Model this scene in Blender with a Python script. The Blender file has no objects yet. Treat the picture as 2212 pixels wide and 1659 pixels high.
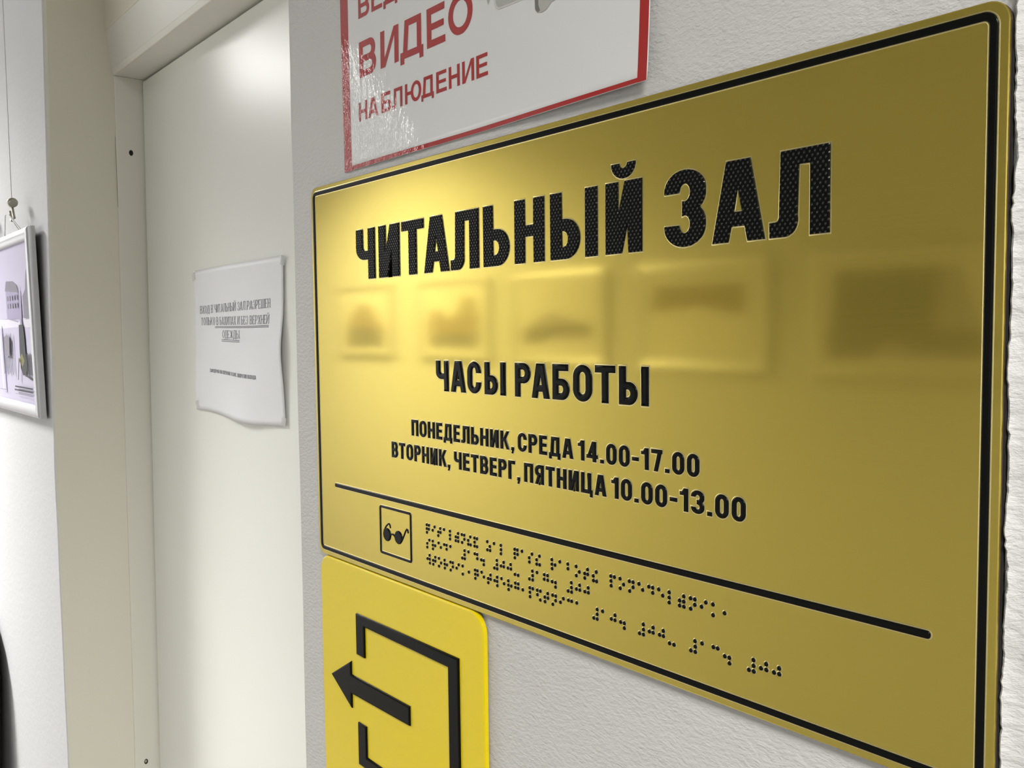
# Reading-room door plaque in a corridor: gold relief sign, laminated notice, yellow exit sign, white door
import bpy, math, random
import numpy as np
from mathutils import Vector, Matrix
random.seed(4)
SC = bpy.context.scene
COL = SC.collection

# ------------------------------------------------------------------ camera
CAM = Vector((0.62221, -0.32998, 1.64970))
cam_data = bpy.data.cameras.new('camera')
cam_data.sensor_fit = 'HORIZONTAL'
cam_data.sensor_width = 36.0
cam_data.lens = 36.0 * 1901.82 / 2212.0
cam_data.clip_start = 0.01
cam = bpy.data.objects.new('camera', cam_data)
right = Vector((0.646786, 0.762585, -0.011526)); down = Vector((0.037905, -0.047236, -0.998164)); fwd = Vector((-0.761729, 0.645161, -0.059457))
cam.matrix_world = Matrix(((right.x, -down.x, -fwd.x, CAM.x),
                           (right.y, -down.y, -fwd.y, CAM.y),
                           (right.z, -down.z, -fwd.z, CAM.z),
                           (0, 0, 0, 1)))
COL.objects.link(cam)
SC.camera = cam

# ------------------------------------------------------------------ world, lights, exposure
W = bpy.data.worlds.new('world'); SC.world = W; W.use_nodes = True
W.node_tree.nodes['Background'].inputs[0].default_value = (0.9, 0.95, 1, 1)
W.node_tree.nodes['Background'].inputs[1].default_value = 0.02
SC.view_settings.view_transform = 'Standard'
SC.view_settings.look = 'None'
SC.view_settings.exposure = 1.6
SC.view_settings.gamma = 1
SC.view_settings.use_curve_mapping = False

CEIL = 2.63
OPP = -1.65           # the opposite wall of the corridor
# ceiling luminaires: x, y, size x, size y, watts
LAMPS = [(-2.35, -0.85, 0.6, 0.6, 42.0),
         (1.6, -0.85, 0.6, 0.6, 17.5),
         (-6.0, -0.85, 0.6, 0.6, 30.0)]
for (lx, ly, sx, sy, pw) in LAMPS:
    ld = bpy.data.lights.new('ceiling_light', 'AREA')
    ld.shape = 'RECTANGLE'; ld.size = sx * .92; ld.size_y = sy * .92
    ld.energy = pw; ld.color = (1.0, 0.99, 0.97)
    ld.spread = math.radians(141)
    lo = bpy.data.objects.new('ceiling_light_source', ld)
    lo.location = (lx, ly, CEIL - 0.03)
    COL.objects.link(lo)

# ------------------------------------------------------------------ scene helpers
def link(o, parent=None):
    COL.objects.link(o)
    if parent is not None:
        o.parent = parent
    return o

def empty(name, loc, label=None, cat=None, group=None, kind=None, rz=0):
    o = bpy.data.objects.new(name, None)
    o.empty_display_size = 0.03
    o.location = loc; o.rotation_euler = (0, 0, rz)
    COL.objects.link(o)
    return tag(o, label, cat, group, kind)

def tag(o, label=None, cat=None, group=None, kind=None):
    if label: o['label'] = label
    if cat: o['category'] = cat
    if group: o['group'] = group
    if kind: o['kind'] = kind
    return o

class MB:
    """collects vertices and faces given in the parent's local coordinates"""
    def __init__(s): s.v = []; s.f = []; s.m = []
    def add(s, vs, fs, mi=0):
        n = len(s.v); s.v += [tuple(p) for p in vs]
        s.f += [tuple(i + n for i in f) for f in fs]; s.m += [mi] * len(fs)
    def box(s, x0, x1, y0, y1, z0, z1, mi=0):
        s.add([(x, y, z) for z in (z0, z1) for y in (y0, y1) for x in (x0, x1)],
              [(0, 2, 3, 1), (4, 5, 7, 6), (0, 1, 5, 4), (2, 6, 7, 3), (0, 4, 6, 2), (1, 3, 7, 5)], mi)
    def hexa(s, pts, mi=0):      # eight corners, ordered like box()
        s.add(pts, [(0, 2, 3, 1), (4, 5, 7, 6), (0, 1, 5, 4), (2, 6, 7, 3), (0, 4, 6, 2), (1, 3, 7, 5)], mi)
    def grid(s, nu, nv, fn, mi=0):
        vs = [fn(i / nu, j / nv) for j in range(nv + 1) for i in range(nu + 1)]
        k = nu + 1
        s.add(vs, [(j * k + i, j * k + i + 1, (j + 1) * k + i + 1, (j + 1) * k + i) for j in range(nv) for i in range(nu)], mi)
    def tube(s, pts, r, n=8, mi=0, cap=True):
        P = [Vector(p) for p in pts]; rings = []
        up = Vector((0, 0, 1))
        for i, p in enumerate(P):
            t = (P[min(i + 1, len(P) - 1)] - P[max(i - 1, 0)]).normalized()
            a = t.cross(up)
            if a.length < 1e-3: a = t.cross(Vector((1, 0, 0)))
            a.normalize(); b = t.cross(a)
            rr = r[i] if isinstance(r, (list, tuple)) else r
            rings.append([p + (a * math.cos(2 * math.pi * k / n) + b * math.sin(2 * math.pi * k / n)) * rr for k in range(n)])
        vs = [q for R in rings for q in R]
        fs = [(i * n + k, i * n + (k + 1) % n, (i + 1) * n + (k + 1) % n, (i + 1) * n + k) for i in range(len(P) - 1) for k in range(n)]
        if cap: fs += [tuple(range(n))[::-1], tuple((len(P) - 1) * n + k for k in range(n))]
        s.add(vs, fs, mi)
    def build(s, name, mats, parent=None, smooth=False, bevel=0, seg=2, flat_area=None, flat=None):
        me = bpy.data.meshes.new(name)
        me.from_pydata(s.v, [], s.f)
        for m in (mats if isinstance(mats, (list, tuple)) else [mats]): me.materials.append(m)
        me.polygons.foreach_set('material_index', s.m)
        if smooth:
            me.polygons.foreach_set('use_smooth', [True] * len(me.polygons))
            me.set_sharp_from_angle(angle=math.radians(38))
            if flat_area:
                for pg in me.polygons:
                    if pg.area > flat_area: pg.use_smooth = False
            if flat:
                for k in flat: me.polygons[k].use_smooth = False
        me.update()
        o = bpy.data.objects.new(name, me)
        link(o, parent)
        if bevel:
            b = o.modifiers.new('bevel', 'BEVEL'); b.width = bevel; b.segments = seg; b.limit_method = 'ANGLE'
            b.harden_normals = False
        return o

# ------------------------------------------------------------------ materials
def new_mat(name):
    m = bpy.data.materials.new(name); m.use_nodes = True
    nt = m.node_tree
    return m, nt, nt.nodes['Principled BSDF']

def N(nt, t, **kw):
    n = nt.nodes.new(t)
    for k, v in kw.items():
        if k.startswith('i_'):
            n.inputs[k[2:].replace('_', ' ')].default_value = v
        else:
            setattr(n, k, v)
    return n

def scaled_noise(nt, sc, scale, detail=3, rough=.5, rot=(0, 0, 0)):
    g = N(nt, 'ShaderNodeNewGeometry')
    mp = N(nt, 'ShaderNodeMapping'); mp.inputs['Scale'].default_value = sc; mp.inputs['Rotation'].default_value = rot
    nt.links.new(g.outputs['Position'], mp.inputs['Vector'])
    n = N(nt, 'ShaderNodeTexNoise'); n.inputs['Scale'].default_value = scale
    n.inputs['Detail'].default_value = detail; n.inputs['Roughness'].default_value = rough
    nt.links.new(mp.outputs['Vector'], n.inputs['Vector'])
    return n

def bump(nt, p, h, strength, dist, prev=None, target='Normal'):
    b = N(nt, 'ShaderNodeBump'); b.inputs['Strength'].default_value = strength; b.inputs['Distance'].default_value = dist
    nt.links.new(h, b.inputs['Height'])
    if prev is not None: nt.links.new(prev.outputs[0], b.inputs['Normal'])
    if p is not None: nt.links.new(b.outputs[0], p.inputs[target])
    return b

def paint(name, col, rough=.55, bumps=(), var=.03, spec=.4, vscale=1.5):
    m, nt, p = new_mat(name)
    n = scaled_noise(nt, (1, 1, 1), vscale, 4)
    mx = N(nt, 'ShaderNodeMix', data_type='RGBA')
    mx.inputs[6].default_value = (*[c * (1 - var) for c in col], 1); mx.inputs[7].default_value = (*[min(1, c * (1 + var)) for c in col], 1)
    nt.links.new(n.outputs[0], mx.inputs[0]); nt.links.new(mx.outputs[2], p.inputs['Base Color'])
    p.inputs['Roughness'].default_value = rough
    p.inputs['Specular IOR Level'].default_value = spec
    prev = None
    for (sc, s, det, st, d, rot) in bumps:
        nn = scaled_noise(nt, sc, s, det, .6, rot)
        prev = bump(nt, p, nn.outputs[0], st, d, prev)
    return m

def plain(name, col, rough=.5, metal=0, coat=0, spec=.5):
    m, nt, p = new_mat(name)
    n = scaled_noise(nt, (1, 1, 1), 40, 3)
    mr = N(nt, 'ShaderNodeMapRange'); mr.inputs['To Min'].default_value = max(.02, rough - .04); mr.inputs['To Max'].default_value = min(1, rough + .04)
    nt.links.new(n.outputs[0], mr.inputs[0]); nt.links.new(mr.outputs[0], p.inputs['Roughness'])
    p.inputs['Base Color'].default_value = (*col, 1)
    p.inputs['Metallic'].default_value = metal; p.inputs['Coat Weight'].default_value = coat
    p.inputs['Coat Roughness'].default_value = .06
    p.inputs['Specular IOR Level'].default_value = spec
    return m

M = {}
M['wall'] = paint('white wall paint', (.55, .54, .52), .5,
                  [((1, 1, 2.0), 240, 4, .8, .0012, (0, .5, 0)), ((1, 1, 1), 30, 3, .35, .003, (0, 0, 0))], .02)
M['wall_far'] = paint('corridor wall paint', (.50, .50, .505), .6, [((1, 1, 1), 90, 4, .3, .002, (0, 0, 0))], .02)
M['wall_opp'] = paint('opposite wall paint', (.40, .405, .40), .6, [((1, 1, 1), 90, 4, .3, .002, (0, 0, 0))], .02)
M['reveal'] = paint('beige gloss paint', (.74, .715, .60), .42, [((1, 1, 1), 60, 4, .2, .002, (0, 0, 0)), ((1, 1, .3), 9, 2, .5, .004, (0, 0, 0))], .03)
M['jamb'] = paint('door frame paint', (.76, .745, .66), .4, [((1, 1, .4), 50, 3, .15, .001, (0, 0, 0))], .02)
M['head'] = paint('door head paint', (.76, .745, .68), .45, [((1, 1, 1), 50, 3, .15, .001, (0, 0, 0))], .02)
M['leaf'] = paint('door leaf laminate', (.84, .845, .785), .27, [((1, 1, 1), 420, 2, .06, .0005, (0, 0, 0))], .015, .3)
M['ceil'] = paint('ceiling paint', (.5, .5, .5), .8, [((1, 1, 1), 90, 3, .3, .002, (0, 0, 0))])
M['floor'] = paint('floor linoleum', (.17, .15, .13), .35, [((1, 1, 1), 200, 3, .1, .001, (0, 0, 0))], .2)
M['dark'] = plain('dark gap', (.012, .010, .008), .8)
M['crack'] = plain('crack in paint', (.16, .15, .12), .8)
M['brown_edge'] = plain('dark cut edge', (.06, .04, .02), .7)
M['tape_foam'] = plain('foam tape', (.55, .52, .45), .9)
M['silver'] = plain('anodised aluminium', (.60, .60, .62), .33, .85)
M['zinc'] = plain('nickel hardware', (.45, .43, .36), .3, 1)
M['nylon'] = plain('nylon line', (.62, .62, .60), .3)
M['cord'] = plain('white cord', (.75, .75, .74), .7)
M['print'] = plain('photo print paper', (.52, .49, .62), .5, spec=.08)
M['print_warm'] = plain('grey photo print', (.52, .50, .46), .5)
M['mat'] = plain('white mat board', (.46, .45, .43), .6)
M['ink'] = plain('print black', (.07, .07, .075), .5, spec=.08)
M['ink_mid'] = plain('print mid grey', (.24, .225, .27), .5, spec=.08)
M['ink_light'] = plain('print light violet', (.36, .32, .46), .5, spec=.08)
M['ink_olive'] = plain('print olive', (.22, .21, .10), .5, spec=.08)
M['ink_brown'] = plain('print brown', (.17, .13, .09), .5, spec=.08)
M['ink_white'] = plain('print white', (.66, .64, .72), .5, spec=.08)
M['paper'] = paint('printer paper', (.80, .80, .82), .55, [((1, 1, 1), 14, 3, .25, .004, (0, 0, 0))], .015, .3)
M['toner'] = plain('grey toner', (.20, .20, .21), .6, spec=.08)
M['upholstery'] = paint('dark brown upholstery', (.05, .04, .035), .7, [((1, 1, 1), 300, 3, .4, .001, (0, 0, 0))], .1)

def mat_tape():
    m, nt, p = new_mat('clear sticky tape')
    p.inputs['Base Color'].default_value = (.74, .74, .70, 1)
    p.inputs['Alpha'].default_value = .45; p.inputs['Roughness'].default_value = .2
    return m
M['tape'] = mat_tape()

def mat_gold():
    m, nt, p = new_mat('brushed gold film')
    g1 = scaled_noise(nt, (6, 6, 900), 1.0, 4, .7)          # horizontal brush lines
    g2 = scaled_noise(nt, (1, 1, 1), 600, 3, .6)            # fine grain
    cr = N(nt, 'ShaderNodeMix', data_type='RGBA')
    cr.inputs[6].default_value = (.54, .405, .06, 1); cr.inputs[7].default_value = (.62, .475, .085, 1)
    nt.links.new(g1.outputs[0], cr.inputs[0])
    nt.links.new(cr.outputs[2], p.inputs['Base Color'])
    p.inputs['Metallic'].default_value = .62
    p.inputs['Specular IOR Level'].default_value = .3
    p.inputs['Roughness'].default_value = GOLD_ROUGH
    mr = N(nt, 'ShaderNodeMapRange'); mr.inputs['To Min'].default_value = GOLD_ROUGH - .03; mr.inputs['To Max'].default_value = GOLD_ROUGH + .05
    nt.links.new(g1.outputs[0], mr.inputs[0]); nt.links.new(mr.outputs[0], p.inputs['Roughness'])
    b = bump(nt, p, g1.outputs[0], .35, .0002)
    bump(nt, p, g2.outputs[0], .05, .0002, b)
    # clearer film lobe on top
    q = N(nt, 'ShaderNodeBsdfPrincipled')
    q.inputs['Base Color'].default_value = (.55, .44, .105, 1); q.inputs['Metallic'].default_value = 1
    q.inputs['Roughness'].default_value = .075
    g3 = scaled_noise(nt, (1, 1, 1), 26, 2, .5)
    b3 = bump(nt, q, g3.outputs[0], .03, .001)
    ms = N(nt, 'ShaderNodeMixShader'); ms.inputs[0].default_value = .6
    nt.links.new(p.outputs[0], ms.inputs[1]); nt.links.new(q.outputs[0], ms.inputs[2])
    nt.links.new(ms.outputs[0], nt.nodes['Material Output'].inputs['Surface'])
    return m
GOLD_ROUGH = .20
M['gold'] = mat_gold()

def mat_rim():
    m, nt, p = new_mat('pressed gold rim')
    p.inputs['Base Color'].default_value = (.80, .68, .32, 1); p.inputs['Metallic'].default_value = 1
    p.inputs['Roughness'].default_value = .3
    return m
M['rim'] = mat_rim()

def mat_black(dots):
    m, nt, p = new_mat('black relief film' + (' with pimples' if dots else ''))
    p.inputs['Base Color'].default_value = (.004, .0045, .0035, 1)
    p.inputs['Roughness'].default_value = .2 if not dots else .13
    p.inputs['Specular IOR Level'].default_value = .1
    if dots:
        g = N(nt, 'ShaderNodeNewGeometry'); s = N(nt, 'ShaderNodeSeparateXYZ')
        nt.links.new(g.outputs['Position'], s.inputs[0])
        def wave(o, pitch):
            a = N(nt, 'ShaderNodeMath', operation='MULTIPLY'); a.inputs[1].default_value = math.pi / pitch
            c = N(nt, 'ShaderNodeMath', operation='COSINE')
            nt.links.new(o, a.inputs[0]); nt.links.new(a.outputs[0], c.inputs[0]); return c
        cx = wave(s.outputs[0], .00122); cz = wave(s.outputs[2], .00165)
        mu = N(nt, 'ShaderNodeMath', operation='MULTIPLY'); nt.links.new(cx.outputs[0], mu.inputs[0]); nt.links.new(cz.outputs[0], mu.inputs[1])
        mr = N(nt, 'ShaderNodeMapRange'); mr.inputs['From Min'].default_value = .15; mr.inputs['From Max'].default_value = .95
        mr.interpolation_type = 'SMOOTHSTEP'
        nt.links.new(mu.outputs[0], mr.inputs[0])
        bump(nt, p, mr.outputs[0], 1.0, .0005)
        sp = N(nt, 'ShaderNodeMapRange'); sp.inputs['To Min'].default_value = .04; sp.inputs['To Max'].default_value = .75
        nt.links.new(mr.outputs[0], sp.inputs[0]); nt.links.new(sp.outputs[0], p.inputs['Specular IOR Level'])
        rg = N(nt, 'ShaderNodeMapRange'); rg.inputs['To Min'].default_value = .4; rg.inputs['To Max'].default_value = .1
        nt.links.new(mr.outputs[0], rg.inputs[0]); nt.links.new(rg.outputs[0], p.inputs['Roughness'])
    else:
        n = scaled_noise(nt, (1, 1, 1), 300, 3)
        bump(nt, p, n.outputs[0], .05, .0003)
    return m
M['black'] = mat_black(False); M['black_dots'] = mat_black(True)

def mat_yellow():
    m, nt, p = new_mat('yellow moulded plastic')
    p.inputs['Base Color'].default_value = (.74, .57, .001, 1)
    p.inputs['Roughness'].default_value = .30
    p.inputs['Specular IOR Level'].default_value = .2; p.inputs['Coat Weight'].default_value = .5; p.inputs['Coat Roughness'].default_value = .05
    n = scaled_noise(nt, (1, 1, 1), 18, 2); bump(nt, p, n.outputs[0], .12, .002)
    n2 = scaled_noise(nt, (1, 1, 1), 400, 2); 
    return m
M['yellow'] = mat_yellow()

def mat_laminate(name, col):
    """printed sheet under a glossy laminate that is crinkled towards its lower left corner"""
    m, nt, p = new_mat(name)
    g = N(nt, 'ShaderNodeNewGeometry'); s = N(nt, 'ShaderNodeSeparateXYZ')
    nt.links.new(g.outputs['Position'], s.inputs[0])
    p.inputs['Base Color'].default_value = (*col, 1)
    p.inputs['Roughness'].default_value = .5
    p.inputs['Coat Weight'].default_value = 1.0
    p.inputs['Coat IOR'].default_value = 1.5
    p.inputs['Specular IOR Level'].default_value = .1
    p.inputs['Coat Roughness'].default_value = .04
    # crinkle mask: 1 at the left edge, fading to the right; also fading up
    mx = N(nt, 'ShaderNodeMapRange'); mx.interpolation_type = 'SMOOTHSTEP'
    mx.inputs['From Min'].default_value = 2.055; mx.inputs['From Max'].default_value = 2.125
    mx.inputs['To Min'].default_value = 1; mx.inputs['To Max'].default_value = .03
    dz = N(nt, 'ShaderNodeMath', operation='MULTIPLY_ADD'); dz.inputs[1].default_value = 1.1
    nt.links.new(s.outputs[2], dz.inputs[0]); nt.links.new(s.outputs[0], dz.inputs[2])
    nt.links.new(dz.outputs[0], mx.inputs[0])
    n = scaled_noise(nt, (1.8, 1, 1), 100, 4, .6, (0, -.6, 0))
    n2 = scaled_noise(nt, (1, 1, 1), 40, 3, .5)
    ad = N(nt, 'ShaderNodeMath', operation='ADD'); nt.links.new(n.outputs[0], ad.inputs[0]); nt.links.new(n2.outputs[0], ad.inputs[1])
    mu = N(nt, 'ShaderNodeMath', operation='MULTIPLY'); nt.links.new(ad.outputs[0], mu.inputs[0]); nt.links.new(mx.outputs[0], mu.inputs[1])
    bump(nt, p, mu.outputs[0], 1.0, .0025, None, 'Coat Normal')
    return m
M['lam_white'] = mat_laminate('laminated white', (.66, .66, .65))
M['lam_red'] = mat_laminate('laminated red', (.34, .012, .010))
M['lam_grey'] = mat_laminate('laminated grey', (.40, .40, .36))
M['lam_dark'] = mat_laminate('laminated dark grey', (.16, .155, .14))
M['lam_light'] = mat_laminate('laminated light grey', (.56, .555, .53))

def mat_emit(name, col, st):
    m, nt, p = new_mat(name)
    p.inputs['Base Color'].default_value = (.8, .8, .8, 1)
    p.inputs['Emission Color'].default_value = (*col, 1); p.inputs['Emission Strength'].default_value = st
    return m
M['lamp'] = mat_emit('lamp diffuser', (1, .99, .97), 4.5)

# ------------------------------------------------------------------ setting
def corner_x(z):        # slightly wandering plaster corner on the far side of the doorway
    K = [(0, -.858), (.95, -.8466), (1.30, -.8505), (1.457, -.8515), (1.68, -.838), (1.847, -.8265), (2.104, -.811), (2.7, -.80)]
    for (a, xa), (b, xb) in zip(K, K[1:]):
        if z <= b: return xa + (xb - xa) * (z - a) / (b - a)
    return K[-1][1]
def near_x(z): return -.0408 + .0048 * (z - 1.6)
XJ = -.83
ZL = 2.116
def jamb_y(z): return .0925 + .0072 * (z - .95) / 1.1
def leaf_y(z): return .1304 + .0115 * (z - .94) / 1.11

mb = MB(); mb.box(-7, 4, OPP - .1, .4, -.1, 0); tag(mb.build('floor', M['floor']), kind='structure')
mb = MB(); mb.box(-7, 4, OPP - .1, .4, CEIL, CEIL + .1); tag(mb.build('ceiling', M['ceil']), kind='structure')
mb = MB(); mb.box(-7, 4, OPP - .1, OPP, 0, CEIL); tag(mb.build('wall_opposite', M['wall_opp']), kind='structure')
mb = MB(); mb.box(-7.1, -7, OPP - .1, .4, 0, CEIL); tag(mb.build('wall_end', M['wall_far']), kind='structure')
mb = MB(); mb.box(4, 4.1, OPP - .1, .4, 0, CEIL); tag(mb.build('wall_near_end', M['wall_far']), kind='structure')

# wall that carries the signs: front face + rough cut corner at the doorway
zs = [0, .6] + [.9 + .04 * i for i in range(31)] + [2.3, CEIL]
mb = MB()
wig = [random.uniform(-.0006, .0006) for _ in zs]
n = len(zs)
vs = []
for z, w in zip(zs, wig):
    x = near_x(z) + w
    vs += [(x, .32, z), (x, .003, z), (x + .0009, .0009, z), (x + .003, 0, z), (4, 0, z), (4, .32, z)]
fs = []
for j in range(n - 1):
    for k in range(6):
        a, b = j * 6 + k, j * 6 + (k + 1) % 6
        fs.append((a, b, b + 6, a + 6))
mb.add(vs, fs, 0)
wr = tag(mb.build('wall_right', M['wall'], smooth=True, flat_area=.004), kind='structure')

# wall beyond the door: front face white, reveal beige
mb = MB()
zs = [0, .6] + [.9 + .05 * i for i in range(25)] + [2.3, CEIL]
wig = [random.uniform(-.0012, .0012) for _ in zs]
n = len(zs)
rows = []
for z, w in zip(zs, wig):
    x = corner_x(z) + w
    rows.append([(-7, .32, z), (-7, 0, z), (x - .004, 0, z), (x - .0012, .0012, z), (x, .005, z), (XJ, jamb_y(z), z), (XJ, .32, z)])
vs = [p for r in rows for p in r]
for mi, ks in ((0, (0, 1, 2, 6)), (1, (3, 4, 5))):
    fs = []
    for j in range(n - 1):
        for k in ks:
            a, b = j * 7 + k, j * 7 + (k + 1) % 7
            fs.append((a, b, b + 7, a + 7))
    if mi == 0: mb.add(vs, fs, 0)
    else: mb.f += fs; mb.m += [1] * len(fs)
wl = tag(mb.build('wall_left', [M['wall_far'], M['reveal']], smooth=True, flat_area=.0004), kind='structure')

# wall above the door
mb = MB(); mb.box(XJ - .03, -.035, .0005, .32, 2.30, CEIL)
lint = tag(mb.build('wall_above_door', M['reveal'], bevel=.002), kind='structure')

mb = MB(); mb.box(XJ - .002, -.037, .0885, .30, ZL, 2.305)
tag(mb.build("trim_1", M['reveal'], bevel=.001), kind='structure')

# door: frame and leaf
door = empty('door_1', (-.435, .14, 0), kind='structure')
def dl(x, y, z): return (x + .435, y - .14, z)
def sheared(mb, x0, x1, yf, depth, z0, z1, segs=1):
    for i in range(segs):
        a = z0 + (z1 - z0) * i / segs; b = z0 + (z1 - z0) * (i + 1) / segs
        mb.hexa([dl(x0, yf(a), a), dl(x1, yf(a), a), dl(x0, yf(a) + depth, a), dl(x1, yf(a) + depth, a),
                 dl(x0, yf(b), b), dl(x1, yf(b), b), dl(x0, yf(b) + depth, b), dl(x1, yf(b) + depth, b)])
HZ = 2.0517
mb = MB(); sheared(mb, XJ - .01, XJ + .0025, lambda z: jamb_y(z) + .001, .12, 0, HZ)
jl = mb.build('jamb', M['jamb'], door, bevel=.0012)
mb = MB(); sheared(mb, near_x(1.5) - .0025, near_x(1.5) + .01, lambda z: jamb_y(z) + .001, .12, 0, HZ)
jr = mb.build('jamb', M['jamb'], door, bevel=.0012)
mb = MB(); mb.hexa([dl(XJ, .0995, HZ), dl(-.04, .0995, HZ), dl(XJ, .22, HZ), dl(-.04, .22, HZ),
                    dl(XJ, .0895, ZL + .004), dl(-.04, .0895, ZL + .004), dl(XJ, .22, ZL + .004), dl(-.04, .22, ZL + .004)])
mb.build('head_jamb', M['head'], door, bevel=.0012)
mb = MB(); mb.hexa([dl(XJ + .004, .0985, HZ - .0008), dl(-.04, .0985, HZ - .0008), dl(XJ + .004, .102, HZ - .0008), dl(-.04, .102, HZ - .0008),
                    dl(XJ + .004, .0965, HZ + .008), dl(-.04, .0965, HZ + .008), dl(XJ + .004, .1, HZ + .008), dl(-.04, .1, HZ + .008)])
mb.build('head_lip', M['jamb'], door, bevel=.001)
mb = MB(); sheared(mb, XJ + .0065, near_x(1.5) - .006, leaf_y, .04, .008, HZ - .004)
leaf = mb.build('door_leaf', M['leaf'], door, bevel=.0015)
mb = MB(); sheared(mb, XJ + .002, near_x(1.5), lambda z: leaf_y(z) + .012, .05, .0, HZ + .001)   # rebate behind the leaf edge: dark joint
mb.build('rebate', M['dark'], door)
# vertical paint crack on the jamb and the two screw holes
mb = MB()
pts = [(1.850, .0987), (1.88, .0988), (1.905, .0986), (1.958, .0984)]
for (za, ya), (zb, yb) in zip(pts, pts[1:]):
    xx = XJ + .0027
    mb.add([dl(xx, ya, za), dl(xx, ya + .0005, za), dl(xx, yb + .0005, zb), dl(xx, yb, zb)], [(0, 1, 2, 3)])
mb.build('paint_crack', M['crack'], door)
def screw_hole(y, z, r, screw):
    mb = MB(); nn = 18; x = XJ + .0026
    ring = [(x + .0003, y + math.cos(2 * math.pi * k / nn) * r * .72, z + math.sin(2 * math.pi * k / nn) * r) for k in range(nn)]
    mb.add([dl(*p) for p in ring], [tuple(range(nn))])
    h = mb.build('screw_hole', M['dark'], door)
    if screw:
        mb = MB(); r2 = r * .55
        ring = [(x + .0008, y - .0006 + math.cos(2 * math.pi * k / nn) * r2 * .8, z + .0008 + math.sin(2 * math.pi * k / nn) * r2) for k in range(nn)]
        mb.add([dl(*p) for p in ring], [tuple(range(nn))]); mb.build('screw', M['zinc'], h)
screw_hole(.1216, 1.9357, .0044, False)
screw_hole(.1102, .9600, .0042, True)

# ceiling luminaires
for i, (lx, ly, sx, sy, pw) in enumerate(LAMPS):
    t = empty('ceiling_light', (lx, ly, CEIL),
              ['square ceiling light over the corridor just left of the door', 'square ceiling light over the near end of the corridor', 'square ceiling light over the far left end of the corridor'][i], 'lamp', 'corridor ceiling lights')
    mb = MB(); mb.box(-sx / 2, sx / 2, -sy / 2, sy / 2, -.012, -.006); mb.build('diffuser', M['lamp'], t)
    mb = MB()
    for (a, b, c, d) in ((-sx / 2 - .02, sx / 2 + .02, -sy / 2 - .02, -sy / 2), (-sx / 2 - .02, sx / 2 + .02, sy / 2, sy / 2 + .02),
                         (-sx / 2 - .02, -sx / 2, -sy / 2, sy / 2), (sx / 2, sx / 2 + .02, -sy / 2, sy / 2)):
        mb.box(a, b, c, d, -.02, 0)
    mb.build('frame', M['cord'], t)

# ------------------------------------------------------------------ lettering engine: glyphs as implicit shapes, traced to outlines
def gbox(X, Y, x0, y0, x1, y1): return np.maximum(np.maximum(x0 - X, X - x1), np.maximum(y0 - Y, Y - y1))
def grr(X, Y, x0, y0, x1, y1, rx, ry=None):
    if ry is None: ry = rx
    rx = min(rx, (x1 - x0) / 2); ry = min(ry, (y1 - y0) / 2)
    if rx <= 1e-4 or ry <= 1e-4: return gbox(X, Y, x0, y0, x1, y1)
    cx, cy = (x0 + x1) / 2, (y0 + y1) / 2
    qx = np.abs(X - cx) - ((x1 - x0) / 2 - rx); qy = np.abs(Y - cy) - ((y1 - y0) / 2 - ry)
    r = np.sqrt((np.maximum(qx, 0) / rx) ** 2 + (np.maximum(qy, 0) / ry) ** 2)
    corner = (r - 1) * min(rx, ry)
    return np.where((qx > 0) & (qy > 0), corner, np.maximum(qx - rx, qy - ry))
def gpar(X, Y, xb, xt, w, y0, y1):       # slanted stroke with horizontal width w
    t = (Y - y0) / (y1 - y0); xl = xb + (xt - xb) * t
    k = math.hypot(1, (xt - xb) / (y1 - y0))
    return np.maximum(np.maximum((xl - X) / k, (X - xl - w) / k), np.maximum(y0 - Y, Y - y1))
U = lambda *a: np.minimum.reduce(a)
I = lambda *a: np.maximum.reduce(a)
def D(a, b): return np.maximum(a, -b)

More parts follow.
